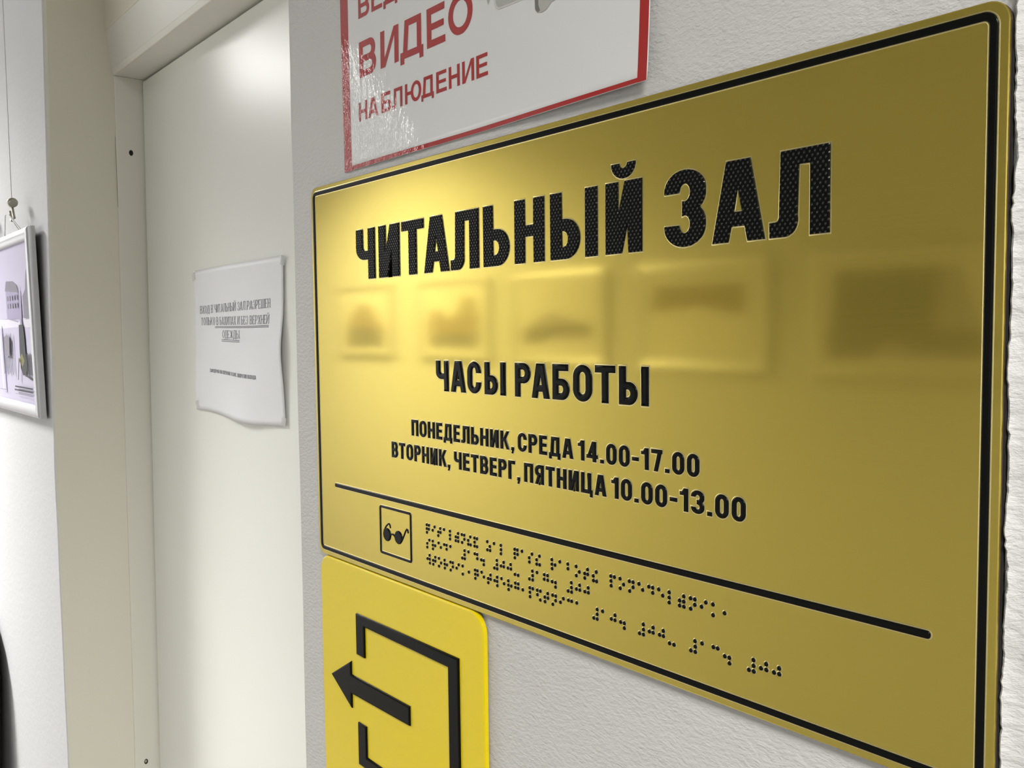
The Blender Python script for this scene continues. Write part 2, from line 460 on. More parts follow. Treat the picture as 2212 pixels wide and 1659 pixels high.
def glyph(ch, X, Y, w, s, b, serif=False, ro=.5):
    """field < 0 inside; cap height 1, glyph width w, stem s, bar b"""
    B = lambda x0, y0, x1, y1: gbox(X, Y, x0, y0, x1, y1)
    R = lambda x0, y0, x1, y1, rx, ry=None: grr(X, Y, x0, y0, x1, y1, rx, ry)
    ry = min(.5, ro * 1.0)
    def ring(x0, y0, x1, y1, rx=None, ryy=None):
        rx = (x1 - x0) / 2 * .98 if rx is None else rx
        ryy = ry if ryy is None else ryy
        return D(R(x0, y0, x1, y1, rx, ryy), R(x0 + s, y0 + b, x1 - s, y1 - b, max(rx - s, .02), max(ryy - b, .03)))
    def bowl(x0, y0, x1, y1, r=None, sgn=1):         # D shape open to the left, closed on the right
        r = min((y1 - y0) / 2, w * .62) if r is None else r
        L = x1 - x0
        if sgn > 0:
            o = I(R(x0 - L - 1, y0, x1, y1, r), B(x0, y0 - 1, x1 + 1, y1 + 1))
            i = I(R(x0 - L - 1, y0 + b, x1 - s, y1 - b, max(r - b, .03)), B(x0 - 1, y0 - 1, x1 + 1, y1 + 1))
        else:
            o = I(R(x0, y0, x1 + L + 1, y1, r), B(x0 - 1, y0 - 1, x1, y1 + 1))
            i = R(x0 + s, y0 + b, x1 + L + 1, y1 - b, max(r - b, .03))
        return D(o, i)
    def stems(*xs):
        a = [B(x, 0, x + s, 1) for x in xs]
        if serif:
            for x in xs:
                a += [B(x - s * .55, 0, x + s * 1.55, b), B(x - s * .55, 1 - b, x + s * 1.55, 1)]
        return U(*a)
    if ch == ' ': return X * 0 + 1
    if ch in 'O0О': 
        return ring(0, 0, w, 1)
    if ch in 'С':
        f = ring(0, 0, w, 1)
        return D(f, B(w * .5, .365, w + .2, .635))
    if ch in 'З3':
        r = min(.27, w * .5)
        up = R(0, .5 - b * .45, w, 1, w * .5, .26); lo = R(0, 0, w, .5 + b * .45, w * .5, .27)
        f = U(up, lo)
        f = D(f, R(s, .5 + b * .5, w - s, 1 - b, (w - 2 * s) / 2, .12)); f = D(f, R(s, b, w - s, .5 - b * .5, (w - 2 * s) / 2, .12))
        f = D(f, B(-.2, .29, s + (w - 2 * s) * .28, .705))
        f = D(f, B(s + (w - 2 * s) * .0, .29, s + (w - 2 * s) * .28, .72))
        return f
    if ch == 'А':
        at = s * 1.42
        l = gpar(X, Y, 0, w / 2 - at / 2, s, 0, 1); r = gpar(X, Y, w - s, w / 2 + at / 2 - s, s, 0, 1)
        hull = I(gpar(X, Y, 0, w / 2 - at / 2, 9, 0, 1), gpar(X, Y, w - 9, w / 2 + at / 2 - 9, 9, 0, 1))
        f = U(l, r, I(hull, B(-1, .19, w + 1, .19 + b)))
        if serif: f = U(f, B(-.12, 0, s + .08, b), B(w - s - .08, 0, w + .12, b))
        return f
    if ch == 'Б':
        return U(stems(0), B(0, 1 - b, w * .93, 1), bowl(0, 0, w, .60))
    if ch == 'В':
        return U(stems(0), bowl(0, 0, w, .5 + b * .5), bowl(0, .5 - b * .5, w * .96, 1))
    if ch == 'Г': return U(stems(0), B(0, 1 - b, w, 1))
    if ch == 'Д':
        t = .14 if not serif else .18
        x0 = w * .10; xr = w - w * .08
        f = U(gpar(X, Y, x0, x0 + w * .10, s, 0, 1), B(xr - s, 0, xr, 1), B(x0 + w * .10, 1 - b, xr, 1), B(0, 0, w, b),
              B(0, -t, max(s * .8, b), b), B(w - max(s * .8, b), -t, w, b))
        return f
    if ch in 'ЕЁ':
        f = U(stems(0), B(0, 0, w, b), B(0, 1 - b, w * .98, 1), B(0, .5 - b * .42, w * .93, .5 + b * .5))
        if serif: f = U(f, B(w - .05, 0, w, .2), B(w - .05, .8, w, 1))
        if ch == 'Ё': f = U(f, B(w * .18, 1.1, w * .4, 1.1 + b), B(w * .6, 1.1, w * .82, 1.1 + b))
        return f
    if ch == 'Ж':
        c = w / 2
        return U(B(c - s / 2, 0, c + s / 2, 1), gpar(X, Y, 0, c - s, s, 0, .5), gpar(X, Y, c - s, 0, s, .5, 1),
                 gpar(X, Y, w - s, c, s, 0, .5), gpar(X, Y, c, w - s, s, .5, 1), B(c - s, .5 - b / 2, c + s, .5 + b / 2))
    if ch in 'ИЙ':
        dw = s * .85
        xb = s * .30; xt = w - s * .30 - dw
        if w - 2 * s < .35 * w: xb = s * .42; xt = w - s * .42 - dw
        f = U(stems(0, w - s), gpar(X, Y, xb, xt, dw, 0.0 if not serif else .05, 1))
        if ch == 'Й':
            br = D(R(w * .17, 1.035, w * .83, 1.6, w * .33, .20), R(w * .17 + s * .62, 1.035 + b * .8, w * .83 - s * .62, 1.7, max(w * .33 - s * .62, .05), max(.2 - b * .8, .05)))
            f = U(f, I(br, B(-1, 1, w + 1, 1.25)))
        return f
    if ch == 'К':
        j = s * .75
        f = U(stems(0), gpar(X, Y, s * .55, w - s * 1.02, s, .42, 1), gpar(X, Y, w - s, s * .9, s, 0, .62))
        return I(f, B(-1, 0, w + .2, 1))
    if ch == 'Л':
        xl = w * .17
        hook = D(R(-w, 0, xl + s, .7, .17, .2), R(-w, b, xl, 1.7, .06, .06))
        hook = I(hook, B(0, 0, xl + s, .24))
        leg = gpar(X, Y, xl, xl + w * .025, s * .98, .22, 1)
        f = U(hook, leg, B(xl + w * .02, 1 - b, w, 1), B(w - s, 0, w, 1))
        if serif: f = U(f, B(w - s * 1.6, 0, w + s * .5, b), B(xl - .05, 1 - b, w + s * .5, 1))
        return f
    if ch == 'М': return U(stems(0, w - s), gpar(X, Y, w / 2 - s / 2, 0, s, 0, 1), gpar(X, Y, w / 2 - s / 2, w - s, s, 0, 1))
    if ch == 'Н': return U(stems(0, w - s), B(0, .5 - b * .5, w, .5 + b * .5))
    if ch == 'П': return U(stems(0, w - s), B(0, 1 - b, w, 1))
    if ch == 'Р': return U(stems(0), bowl(0, .40, w, 1))
    if ch == 'Т':
        f = U(B(w / 2 - s / 2, 0, w / 2 + s / 2, 1), B(0, 1 - b, w, 1))
        if serif: f = U(f, B(w / 2 - s * 1.1, 0, w / 2 + s * 1.1, b), B(0, .82, .04, 1), B(w - .04, .82, w, 1))
        return f
    if ch == 'Х':
        f = U(gpar(X, Y, 0, w - s, s, 0, 1), gpar(X, Y, w - s, 0, s, 0, 1))
        if serif: f = U(f, B(-.06, 0, s + .1, b), B(w - s - .1, 0, w + .06, b), B(-.06, 1 - b, s + .1, 1), B(w - s - .1, 1 - b, w + .06, 1))
        return f
    if ch == 'Ц':
        w2 = w - s * .35
        return U(stems(0, w2 - s), B(0, 0, w2, b), B(w - s * .75, -.16, w, b))
    if ch == 'Ш': return U(stems(0, w / 2 - s / 2, w - s), B(0, 0, w, b))
    if ch == 'Ч':
        o = R(0, .385, w * 2, 1.8, w * .42, .24); i = R(s, .385 + b, w * 2, 1.9, w * .14, .09)
        f = I(D(o, i), B(0, .3, w, 1))
        return U(f, B(w - s, 0, w, 1)) if not serif else U(f, stems(w - s), B(-s * .5, 1 - b, s * 1.5, 1))
    if ch == 'Ь': return U(stems(0), bowl(0, 0, w, .60))
    if ch == 'Ы':
        wb = w - s * 1.0 - (w * .115 if not serif else w * .2)
        return U(stems(0), bowl(0, 0, wb, .60), stems(w - s))
    if ch == 'Э':
        f = ring(0, 0, w, 1); f = D(f, B(-.2, .34, s * .9, .66)); return U(f, B(w * .35, .5 - b / 2, w - s * .5, .5 + b / 2))
    if ch == 'Ю':
        return U(stems(0), ring(w * .36, 0, w, 1, ryy=.5), B(0, .5 - b / 2, w * .36 + s * .6, .5 + b / 2))
    if ch == 'Я': return U(B(w - s, 0, w, 1), bowl(0, .40, w, 1, sgn=-1), gpar(X, Y, 0, w * .30, s, 0, .47))
    if ch == '1':
        fl = gpar(X, Y, w * .0, w - s, s * .95, .70, 1)
        return U(B(w - s, 0, w, 1), I(B(0, .69, w, .86), R(-.5, .69, w, .86, .01)), I(gpar(X, Y, w * .15, w - s, s, .80, 1), B(0, .8, w, 1)))
    if ch == '4':
        return U(B(w * .86 - s, 0, w * .86, 1), B(0, .17, w, .17 + b), gpar(X, Y, 0, w * .86 - s - .04, s * .9, .17, 1))
    if ch == '7': return U(B(0, 1 - b, w, 1), gpar(X, Y, w * .22, w - s, s, 0, 1))
    if ch == '.': return B(0, 0, w, .19)
    if ch == ',': return U(B(0, 0, w, .19), gpar(X, Y, w * .05, w * .32, w * .62, -.17, .03))
    if ch == '-': return B(0, .34, w, .34 + b * .95)
    raise ValueError(ch)

def trace(ch, w, s, b, serif=False, ro=.5, res=64):
    """outlines of a glyph as closed polylines (marching squares on the field)"""
    h = 1.0 / res
    x0, x1, y0, y1 = -.16, w + .16, -.22, 1.30
    nx = int((x1 - x0) / h) + 2; ny = int((y1 - y0) / h) + 2
    off = h * .371
    xs = x0 + off + np.arange(nx) * h; ys = y0 + off + np.arange(ny) * h
    X, Y = np.meshgrid(xs, ys)
    F = glyph(ch, X, Y, w, s, b, serif, ro)
    S = F < 0
    c = S[:-1, :-1] * 1 + S[:-1, 1:] * 2 + S[1:, 1:] * 4 + S[1:, :-1] * 8
    nxt = {}; pos = {}
    def edge(i, j, e):           # cell j (row), i (col); e: 0 bottom,1 right,2 top,3 left -> unique key
        if e == 0: k = ('h', j, i)
        elif e == 2: k = ('h', j + 1, i)
        elif e == 3: k = ('v', j, i)
        else: k = ('v', j, i + 1)
        if k not in pos:
            if k[0] == 'h': a, bb = F[k[1], k[2]], F[k[1], k[2] + 1]; t = a / (a - bb); pos[k] = (xs[k[2]] + t * h, ys[k[1]])
            else: a, bb = F[k[1], k[2]], F[k[1] + 1, k[2]]; t = a / (a - bb); pos[k] = (xs[k[2]], ys[k[1]] + t * h)
        return k
    T = {1: [(3, 0)], 2: [(0, 1)], 3: [(3, 1)], 4: [(1, 2)], 5: [(3, 0), (1, 2)], 6: [(0, 2)], 7: [(3, 2)], 8: [(2, 3)], 9: [(2, 0)],
         10: [(0, 1), (2, 3)], 11: [(2, 1)], 12: [(1, 3)], 13: [(1, 0)], 14: [(0, 3)]}
    for j, i in zip(*np.nonzero((c > 0) & (c < 15))):
        for (a, bb) in T[int(c[j, i])]:
            nxt[edge(i, j, a)] = edge(i, j, bb)
    loops = []
    while nxt:
        k0, k = next(iter(nxt.items())); del nxt[k0]
        L = [pos[k0]]
        while k != k0 and k in nxt:
            L.append(pos[k]); k = nxt.pop(k)
        if len(L) > 5: loops.append(sharpen(simplify(L, .0035 if res > 50 else .008), h))
    return loops

def simplify(L, eps):
    P = np.array(L)
    def dp(i, j):
        if j <= i + 1: return []
        a, bb = P[i], P[j]; d = bb - a; ln = math.hypot(*d)
        q = P[i + 1:j] - a
        dist = np.abs(q[:, 0] * d[1] - q[:, 1] * d[0]) / ln if ln > 1e-9 else np.hypot(q[:, 0], q[:, 1])
        m = int(dist.argmax())
        if dist[m] < eps: return []
        m += i + 1
        return dp(i, m) + [m] + dp(m, j)
    far = int(np.hypot(*(P - P[0]).T).argmax())
    PP = np.vstack([P, P[:1]]); P = PP
    idx = [0] + dp(0, far) + [far] + dp(far, len(PP) - 1)
    return [tuple(PP[i]) for i in idx]

def sharpen(L, h):
    # a short cut across a corner between two long edges becomes a true corner
    n = len(L); P = [Vector(p) for p in L]; out = []; skip = set()
    for i in range(n):
        if i in skip: continue
        a, b_, c, d = P[i - 1], P[i], P[(i + 1) % n], P[(i + 2) % n]
        if (c - b_).length < 1.55 * h and (b_ - a).length > 2.2 * h and (d - c).length > 2.2 * h and i + 1 < n + 1:
            u = b_ - a; v = d - c; cr = u.x * v.y - u.y * v.x
            if abs(cr) > .12 * u.length * v.length:
                t = ((c.x - b_.x) * v.y - (c.y - b_.y) * v.x) / cr
                q = b_ + u * t
                if (q - b_).length < 2.5 * h:
                    out.append(tuple(q)); skip.add((i + 1) % n)
                    if i == n - 1 and out: out = out[1:] if 0 in skip else out
                    continue
        out.append(tuple(b_))
    return out

_cache = {}
def outlines(ch, w, s, b, serif=False, ro=.5, res=64):
    k = (ch, round(w, 3), s, b, serif, ro, res)
    if k not in _cache: _cache[k] = trace(ch, w, s, b, serif, ro, res)
    return _cache[k]

from mathutils.geometry import tessellate_polygon
def area2(L): return sum(L[i - 1][0] * L[i][1] - L[i][0] * L[i - 1][1] for i in range(len(L)))
def tess_groups(pts):
    """triangles over every outer loop with the holes that lie in it; indices run over all loops in order"""
    start = []; n = 0
    for L in pts: start.append(n); n += len(L)
    outer = [i for i, L in enumerate(pts) if area2(L) > 0]; out = []
    def inside(p, L):
        c = False
        for i in range(len(L)):
            a, b_ = L[i - 1], L[i]
            if (a[1] > p[1]) != (b_[1] > p[1]) and p[0] < (b_[0] - a[0]) * (p[1] - a[1]) / (b_[1] - a[1]) + a[0]: c = not c
        return c
    for o in outer:
        grp = [o] + [i for i, L in enumerate(pts) if i not in outer and inside(L[0], pts[o])]
        idx = [start[i] + k for i in grp for k in range(len(pts[i]))]
        for t in tessellate_polygon([pts[i] for i in grp]): out.append(tuple(idx[q] for q in t))
    return out
def orient(loops):
    """outer loops counter-clockwise, holes clockwise (marching squares keeps them consistent)"""
    big = max(loops, key=lambda L: abs(area2(L)))
    return [L[::-1] for L in loops] if area2(big) < 0 else loops
def inset_loop(L, d):
    """mitred offset towards the solid side (left of travel) by d"""
    n = len(L); out = []
    for i in range(n):
        a, b_, c = Vector(L[i - 1]), Vector(L[i]), Vector(L[(i + 1) % n])
        u = (b_ - a); v = (c - b_)
        if u.length < 1e-9 or v.length < 1e-9: out.append(b_); continue
        u.normalize(); v.normalize()
        n1 = Vector((-u.y, u.x)); n2 = Vector((-v.y, v.x)); m = n1 + n2
        k = m.length_squared
        if k < .15: m = n1; k = 1.0; out.append(b_ + m * d); continue
        m = m * (2 / k)
        if m.length > 2.0: m = m.normalized() * 2.0
        out.append(b_ + m * d)
    return out
def solid(loops, scale, height, bevel, off=0.0, res=3):
    """closed relief over the loops: verts (u, v, h), faces, index of the first cap face"""
    loops = orient([[(p[0] * scale, p[1] * scale) for p in L] for L in loops])
    vs, fs = [], []
    if not (height or bevel):
        pts = [[Vector((x, y, 0)) for x, y in L] for L in loops]
        vs = [(p.x, p.y, 0) for L in pts for p in L]
        return vs, [tuple(t) for t in tess_groups(pts)], 0
    steps = [(-off, 0.0)]
    if height > bevel: steps.append((-off, height - bevel))
    hb = min(height, bevel)
    for k in range(1, res + 1):
        a = math.pi / 2 * k / res
        steps.append((-off + bevel * (1 - math.cos(a)), height - hb + hb * math.sin(a)))
    tops = []
    for L in loops:
        base = len(vs); n = len(L)
        for (d, h) in steps: vs += [(p[0], p[1], h) for p in inset_loop(L, d)]
        for r in range(len(steps) - 1):
            for k in range(n):
                fs.append((base + r * n + k, base + r * n + (k + 1) % n, base + (r + 1) * n + (k + 1) % n, base + (r + 1) * n + k))
        tops.append((base + (len(steps) - 1) * n, n))
    ncap = len(fs)
    pts = [[Vector((vs[b_ + k][0], vs[b_ + k][1], 0)) for k in range(n)] for b_, n in tops]
    idx = [b_ + k for b_, n in tops for k in range(n)]
    for t in tess_groups(pts):
        a, b_, c = (vs[idx[q]] for q in t)
        s2 = (b_[0] - a[0]) * (c[1] - a[1]) - (b_[1] - a[1]) * (c[0] - a[0])
        t = tuple(idx[q] for q in t)
        fs.append(t if s2 > 0 else t[::-1])
    return vs, fs, ncap

NATW = {'И': .72, 'Т': .66, 'А': .76, 'Л': .74, 'Ь': .66, 'Н': .70, 'Ы': .98, 'Й': .72, 'З': .66, 'Ч': .68, 'О': .70, 'П': .70, 'Е': .58, 'Д': .80,
        'К': .74, 'С': .68, 'Р': .66, 'В': .68, 'Г': .54, 'Я': .68, 'Ц': .78, 'Б': .66, '1': .42, '4': .70, '0': .62, '7': .60, '3': .64, '.': .24, ',': .24,
        '-': .38, ' ': .22, 'Ю': 1.0, 'Ж': 1.0, 'Ш': 1.0, 'Х': .74, 'Э': .7, 'М': .9, 'Ё': .58}
def fit_line(text, x0, x1, gap):
    """letters of a word spread from x0 to x1: list of (char, x, width)"""
    nat = sum(NATW[c] for c in text); tot = (x1 - x0) - gap * (len(text) - 1)
    k = tot / nat; out = []; x = x0
    for c in text:
        ww = NATW[c] * k; out.append((c, x, ww)); x += ww + gap
    return out

# ------------------------------------------------------------------ gold door plaque
PZ = 1.761          # top edge of the plaque; plaque coordinates: mm from its top left corner, v downwards
PH = 282.7
plaque = empty('door_plaque', (.25, -.004, PZ - PH / 1000),
               'gold brushed plaque with black raised lettering and braille, on the wall beside the door', 'sign')
def pl(u, v, h=0.0):   # plaque mm -> local coordinates of the empty
    return (u / 1000 - .25, -h, (PH - v) / 1000)

def rounded_rect(x0, y0, x1, y1, r, n=8):
    pts = []
    for cx, cy, a0 in ((x1 - r, y1 - r, 0), (x0 + r, y1 - r, 90), (x0 + r, y0 + r, 180), (x1 - r, y0 + r, 270)):
        for k in range(n + 1):
            a = math.radians(a0 + 90 * k / n); pts.append((cx + r * math.cos(a), cy + r * math.sin(a)))
    return pts

def plate(parent, name, outline, y_back, y_front, mats, fn, bevel=.0006):
    """flat plate with side; outline in (u, v up) metres; fn maps (u, v, h)"""
    n = len(outline); mb = MB()
    cx = sum(p[0] for p in outline) / n; cy = sum(p[1] for p in outline) / n
    def inset(d):
        out = []
        for i in range(n):
            a = Vector(outline[i - 1]); c = Vector(outline[(i + 1) % n]); t = (c - a).normalized()
            nrm = Vector((-t.y, t.x)); p = Vector(outline[i]) + nrm * d; out.append(p)
        return out
    rings = [(outline, y_back), (outline, y_front - bevel), (inset(bevel * .3), y_front - bevel * .3), (inset(bevel), y_front)]
    vs = [fn(p[0], p[1], h) for (R_, h) in rings for p in R_]
    fs = [(i * n + k, i * n + (k + 1) % n, (i + 1) * n + (k + 1) % n, (i + 1) * n + k) for i in range(3) for k in range(n)]
    mb.add(vs, fs[:n], 1); mb.f += fs[n:]; mb.m += [0] * (2 * n)
    mb.f += [tuple(3 * n + k for k in range(n))]; mb.m += [0]
    mb.f += [tuple(range(n))[::-1]]; mb.m += [1]
    return mb.build(name, mats, parent, smooth=True, flat_area=.005)

PLfn = lambda u, v, h: (u - .25, -h, v + PH / 1000)    # u, v metres with v up from the top edge (negative below)
plate(plaque, 'plate', rounded_rect(0, -PH / 1000, .5, 0, .0075), -.0034, 0, [M['gold'], M['brown_edge']], PLfn, .0005)

# raised black border line
def frame_loops(x0, y0, x1, y1, r, t):
    return [rounded_rect(x0, y0, x1, y1, r), rounded_rect(x0 + t, y0 + t, x1 - t, y1 - t, max(r - t, .0006))[::-1]]
def relief(parent, name, loops, fn, mat, height, bevel, off=0.0, res=3, scale=1.0, base=0.0):
    vs, fs, nc = solid(loops, scale, height, bevel, off, res)
    mb = MB(); mb.add([fn(a, b_, h + base) for (a, b_, h) in vs], fs)
    return mb.build(name, mat, parent, smooth=True, flat=range(nc, len(fs)))
fl = frame_loops(.0036, -PH / 1000 + .0036, .4964, -.0033, .0052, .0031)
bd = relief(plaque, 'border_line', fl, PLfn, M['black'], .0007, .0007, res=4)
relief(bd, 'pressed_rim', fl, PLfn, M['rim'], .00012, .0003, off=.0005, res=1)
dv = [rounded_rect(.0281, -.2277, .4770, -.2244, .0015)]
d_ = relief(plaque, 'divider_line', dv, PLfn, M['black'], .0007, .0008)
relief(d_, 'pressed_rim', dv, PLfn, M['rim'], .00012, .0003, off=.0005, res=1)

def put_letter(parent, name, ch, x, w, base, cap, s, b, fn, mat, ext, bev, rim=None, ro=.5, res=72, seg=3):
    """x, w, base (v down), cap in mm on the plaque"""
    loops = outlines(ch, w / cap, s, b, False, ro, res)
    f2 = lambda a, c, h: fn(a + x / 1000, c - base / 1000, h)
    o = relief(parent, name, loops, f2, mat, ext, bev, 0, seg, cap / 1000)
    if rim:
        relief(o, 'pressed_rim', loops, f2, M['rim'], .00012, .0003, rim, 1, cap / 1000)
    return o

TITLE = [('Ч', 67.4, 92.1), ('И', 97.4, 123.0), ('Т', 126.1, 151.4), ('А', 151.9, 178.8), ('Л', 180.7, 208.5), ('Ь', 213.2, 236.6),
         ('Н', 241.5, 266.2), ('Ы', 271.2, 306.3), ('Й', 312.0, 336.1), ('З', 350.1, 373.8), ('А', 377.5, 404.7), ('Л', 406.9, 434.5)]
for ch, a, b_ in TITLE:
    put_letter(plaque, 'raised_letter', ch, a, b_ - a, 73.3, 35.3, .245, .178, PLfn, M['black_dots'], .0009, .0005, .0006, ro=.36, res=88)
L2 = [('Ч', 162.7, 176.3), ('А', 178.5, 194.0), ('С', 195.5, 209.0), ('Ы', 212.3, 231.9), ('Р', 240.1, 253.7), ('А', 254.5, 269.3),
      ('Б', 271.5, 284.9), ('О', 287.5, 301.8), ('Т', 303.7, 318.1), ('Ы', 320.4, 340.1)]
for ch, a, b_ in L2:
    put_letter(plaque, 'raised_letter', ch, a, b_ - a, 148.5, 19.5, .25, .2, PLfn, M['black'], .0009, .0013, .0006, ro=.34, res=64, seg=4)
def small_line(segs, base, cap):
    for txt, a, b_ in segs:
        for ch, x, w in (fit_line(txt, a, b_, 1.5)):
            put_letter(plaque, 'raised_letter', ch, x, w, base, cap, .245, .2, PLfn, M['black'], .0007, .0008, .0005, ro=.32, res=52, seg=3)
small_line([('ПОНЕДЕЛЬНИК', 133.5, 234.7), (',', 236.2, 238.7), ('СРЕДА', 242, 287.4), ('14.00-17.00', 290.8, 370.5)], 179.7, 10.9)
small_line([('ВТОРНИК', 108.7, 172.6), (',', 173.8, 176.3), ('ЧЕТВЕРГ', 180.5, 239.4), (',', 241.2, 243.8), ('ПЯТНИЦА', 247.2, 311.5), ('10.00-13.00', 314.9, 395.7)], 196.7, 11.1)

# low vision pictogram: boxed pair of dark glasses
fl = frame_loops(.0911, -.2667, .1313, -.2320, .0022, .0019)
pic = relief(plaque, 'pictogram_frame', fl, PLfn, M['black'], .0006, .0005)
relief(pic, 'pressed_rim', fl, PLfn, M['rim'], .00012, .0003, off=.0004, res=1)
def ell(cx, cy, rx, ry, n=28): return [(cx + rx * math.cos(2 * math.pi * k / n), cy + ry * math.sin(2 * math.pi * k / n)) for k in range(n)]
def stroke(pts, r, nn=6):
    P = [Vector(p) for p in pts]; Lf = []; Rt = []
    for i, p in enumerate(P):
        t = (P[min(i + 1, len(P) - 1)] - P[max(i - 1, 0)]).normalized(); nrm = Vector((-t.y, t.x))
        Lf.append(p + nrm * r); Rt.append(p - nrm * r)
    t = (P[-1] - P[-2]).normalized(); a0 = math.atan2(t.y, t.x)
    cap1 = [P[-1] + Vector((math.cos(a0 + math.pi / 2 - math.pi * k / nn), math.sin(a0 + math.pi / 2 - math.pi * k / nn))) * r for k in range(1, nn)]
    t = (P[1] - P[0]).normalized(); a1 = math.atan2(t.y, t.x)
    cap0 = [P[0] + Vector((math.cos(a1 - math.pi / 2 - math.pi * k / nn), math.sin(a1 - math.pi / 2 - math.pi * k / nn))) * r for k in range(1, nn)]
    return [tuple(p) for p in (Lf + cap1 + Rt[::-1] + cap0)][::-1]
mm = lambda pts: [(a / 1000, -b_ / 1000) for a, b_ in pts]
gl = relief(plaque, 'glasses_pictogram', [ell(.1004, -.2521, .0049, .0047)], PLfn, M['black'], .0007, .0008)
relief(gl, 'lens', [ell(.1149, -.2517, .0048, .0047)], PLfn, M['black'], .0007, .0008)
relief(gl, 'temple', [stroke(mm([(96.6, 249.6), (99.2, 246.4), (101.4, 244.7), (103.0, 244.0), (104.2, 244.8), (104.7, 246.4)]), .0006)], PLfn, M['black'], .0005, .0004)
relief(gl, 'temple', [stroke(mm([(119.0, 253.4), (121.5, 249.6), (124.0, 245.6), (125.2, 244.3), (126.4, 244.6), (126.9, 246.3)]), .0006)], PLfn, M['black'], .0005, .0004)
relief(gl, 'bridge', [stroke(mm([(104.6, 251.9), (106.2, 250.9), (107.8, 250.7), (109.4, 251.2), (110.6, 252.2)]), .0006)], PLfn, M['black'], .0005, .0004)

BR = [([237.24, 239.78, 242.2], "149.2a 149.2b 149.4c 151.6b 151.8a 155.9b 158.1a 162.1c 162.2b 164.4a 164.6b 168.5a 174.9a 174.9b 174.9c 181.0c 181.1b 183.4b 183.5a 183.6c 187.4a 187.6c 189.9a 190.0b 193.9b 193.9c 196.1a 196.3c 200.2a 200.3c 200.3b 202.7c 202.7a 212.8c 212.8a 215.2b 215.4c 219.2a 225.6c 225.6a 225.7b 238.1b 238.2a 238.3c 240.6a 240.7b 244.6a 250.9b 251.0c 253.3a 257.2b 257.2c 259.6a 259.7c 269.8a 269.8b 270.0c 272.4b 276.2a 282.5a 282.6b 288.9a 289.0c 291.3b 295.3b 295.4c 297.5a 297.6b 301.7b 301.8c 303.9a 304.1c 314.3a 314.4b 314.5c 316.8a 320.7a 320.8c 323.1b 327.0a 327.2c 329.5a 329.5b 333.4a 335.8b 339.8a 342.3a 342.3b 346.1a 348.6b 352.6a 352.6c 352.6b 358.9c 358.9b 361.4a 361.4b 361.5c 365.4a 365.5c 367.9a 367.9b 371.8b 374.2a 378.2a 378.3c 384.6b"),
      ([246.97, 249.54, 252.0], "149.5b 149.5c 151.9a 155.8a 155.8b 155.9c 158.4b 162.3a 164.7b 168.5a 171.0a 171.0b 175.1a 187.6c 190.0a 190.0b 190.1c 194.0a 200.3a 202.7a 202.8b 206.7b 209.1b 209.1c 219.3c 221.7a 221.8b 221.9c 225.5b 228.0a 228.1b 231.9b 234.4a 234.6b 238.2c 241.0c 250.9c 253.5a 253.7b 253.7c 257.4a 263.4b 263.5a 266.2a 266.3b 269.9b 272.6b 272.6c 282.6c 285.1a 285.2b 285.3c 289.0b 291.5a 291.6b 295.4b 297.9a 298.0b"),
      ([257.08, 259.63, 262.16], "149.5b 151.9a 152.0b 152.2c 155.8b 156.0c 158.3a 158.3b 162.4a 162.4c 164.7b 168.6a 168.7b 168.8c 171.2b 174.9a 175.1c 177.4a 177.5b 181.5b 183.7a 187.8a 187.8c 194.1b 200.4a 200.5b 200.6c 202.8a 203.0b 206.9a 209.1b 213.2b 213.3c 215.5a 215.6b 219.4b 221.8a 221.8b 221.9c 225.8a 228.2b 232.1a 232.2b 232.3c 234.8b 238.4a 238.5b 241.0a 241.0b 245.0b 251.1a 251.2b 251.3c 253.7a 257.5a 257.6b 260.0c 260.1a 263.8b 263.9c 266.2a 266.4b 270.2a 270.3c 272.6b 272.7a 276.5b 278.8a 282.8a 285.3a 289.2a 301.9c 304.4b 304.4a 304.4c 308.3a 314.5b 317.1a 317.1b 321.0b 323.5c 323.5b 333.7c 336.2a 336.3b 336.3c 340.1b 342.5a 342.5b 346.6b 348.9a 349.0b 352.8c 355.5c 365.6c 368.0a 368.2b 368.2c 372.1a 378.5a 380.9a 384.8b 387.3b 387.4c 397.7c 400.0a 400.1b 400.2c 403.9b 406.5a 406.6b 410.4b 412.9a 413.0b")]
for rows, txt in BR:
    mb = MB(); mr_ = MB(); nn = 12
    for tok in txt.split():
        u = float(tok[:-1]); v = rows['abc'.index(tok[-1])]
        prof = [(1.06, 0), (1.04, .32), (.82, .58), (.45, .72)]
        vs = [pl(u + r * math.cos(2 * math.pi * k / nn), v + r * math.sin(2 * math.pi * k / nn), h / 1000) for r, h in prof for k in range(nn)]
        fs = [(i * nn + (k + 1) % nn, i * nn + k, (i + 1) * nn + k, (i + 1) * nn + (k + 1) % nn) for i in range(len(prof) - 1) for k in range(nn)]
        fs.append(tuple(3 * nn + k for k in range(nn))[::-1])
        mb.add(vs, fs)
        pr = [(1.42, 0), (1.3, .1), (1.0, .12)]
        vs = [pl(u + r * math.cos(2 * math.pi * k / nn), v + r * math.sin(2 * math.pi * k / nn), h / 1000) for r, h in pr for k in range(nn)]
        mr_.add(vs, [(i * nn + (k + 1) % nn, i * nn + k, (i + 1) * nn + k, (i + 1) * nn + (k + 1) % nn) for i in range(2) for k in range(nn)])
    o = mb.build('braille_dots', M['black'], plaque, smooth=True); o['kind'] = 'stuff'
    r_ = mr_.build('pressed_rim', M['rim'], o, smooth=True); r_['kind'] = 'stuff'

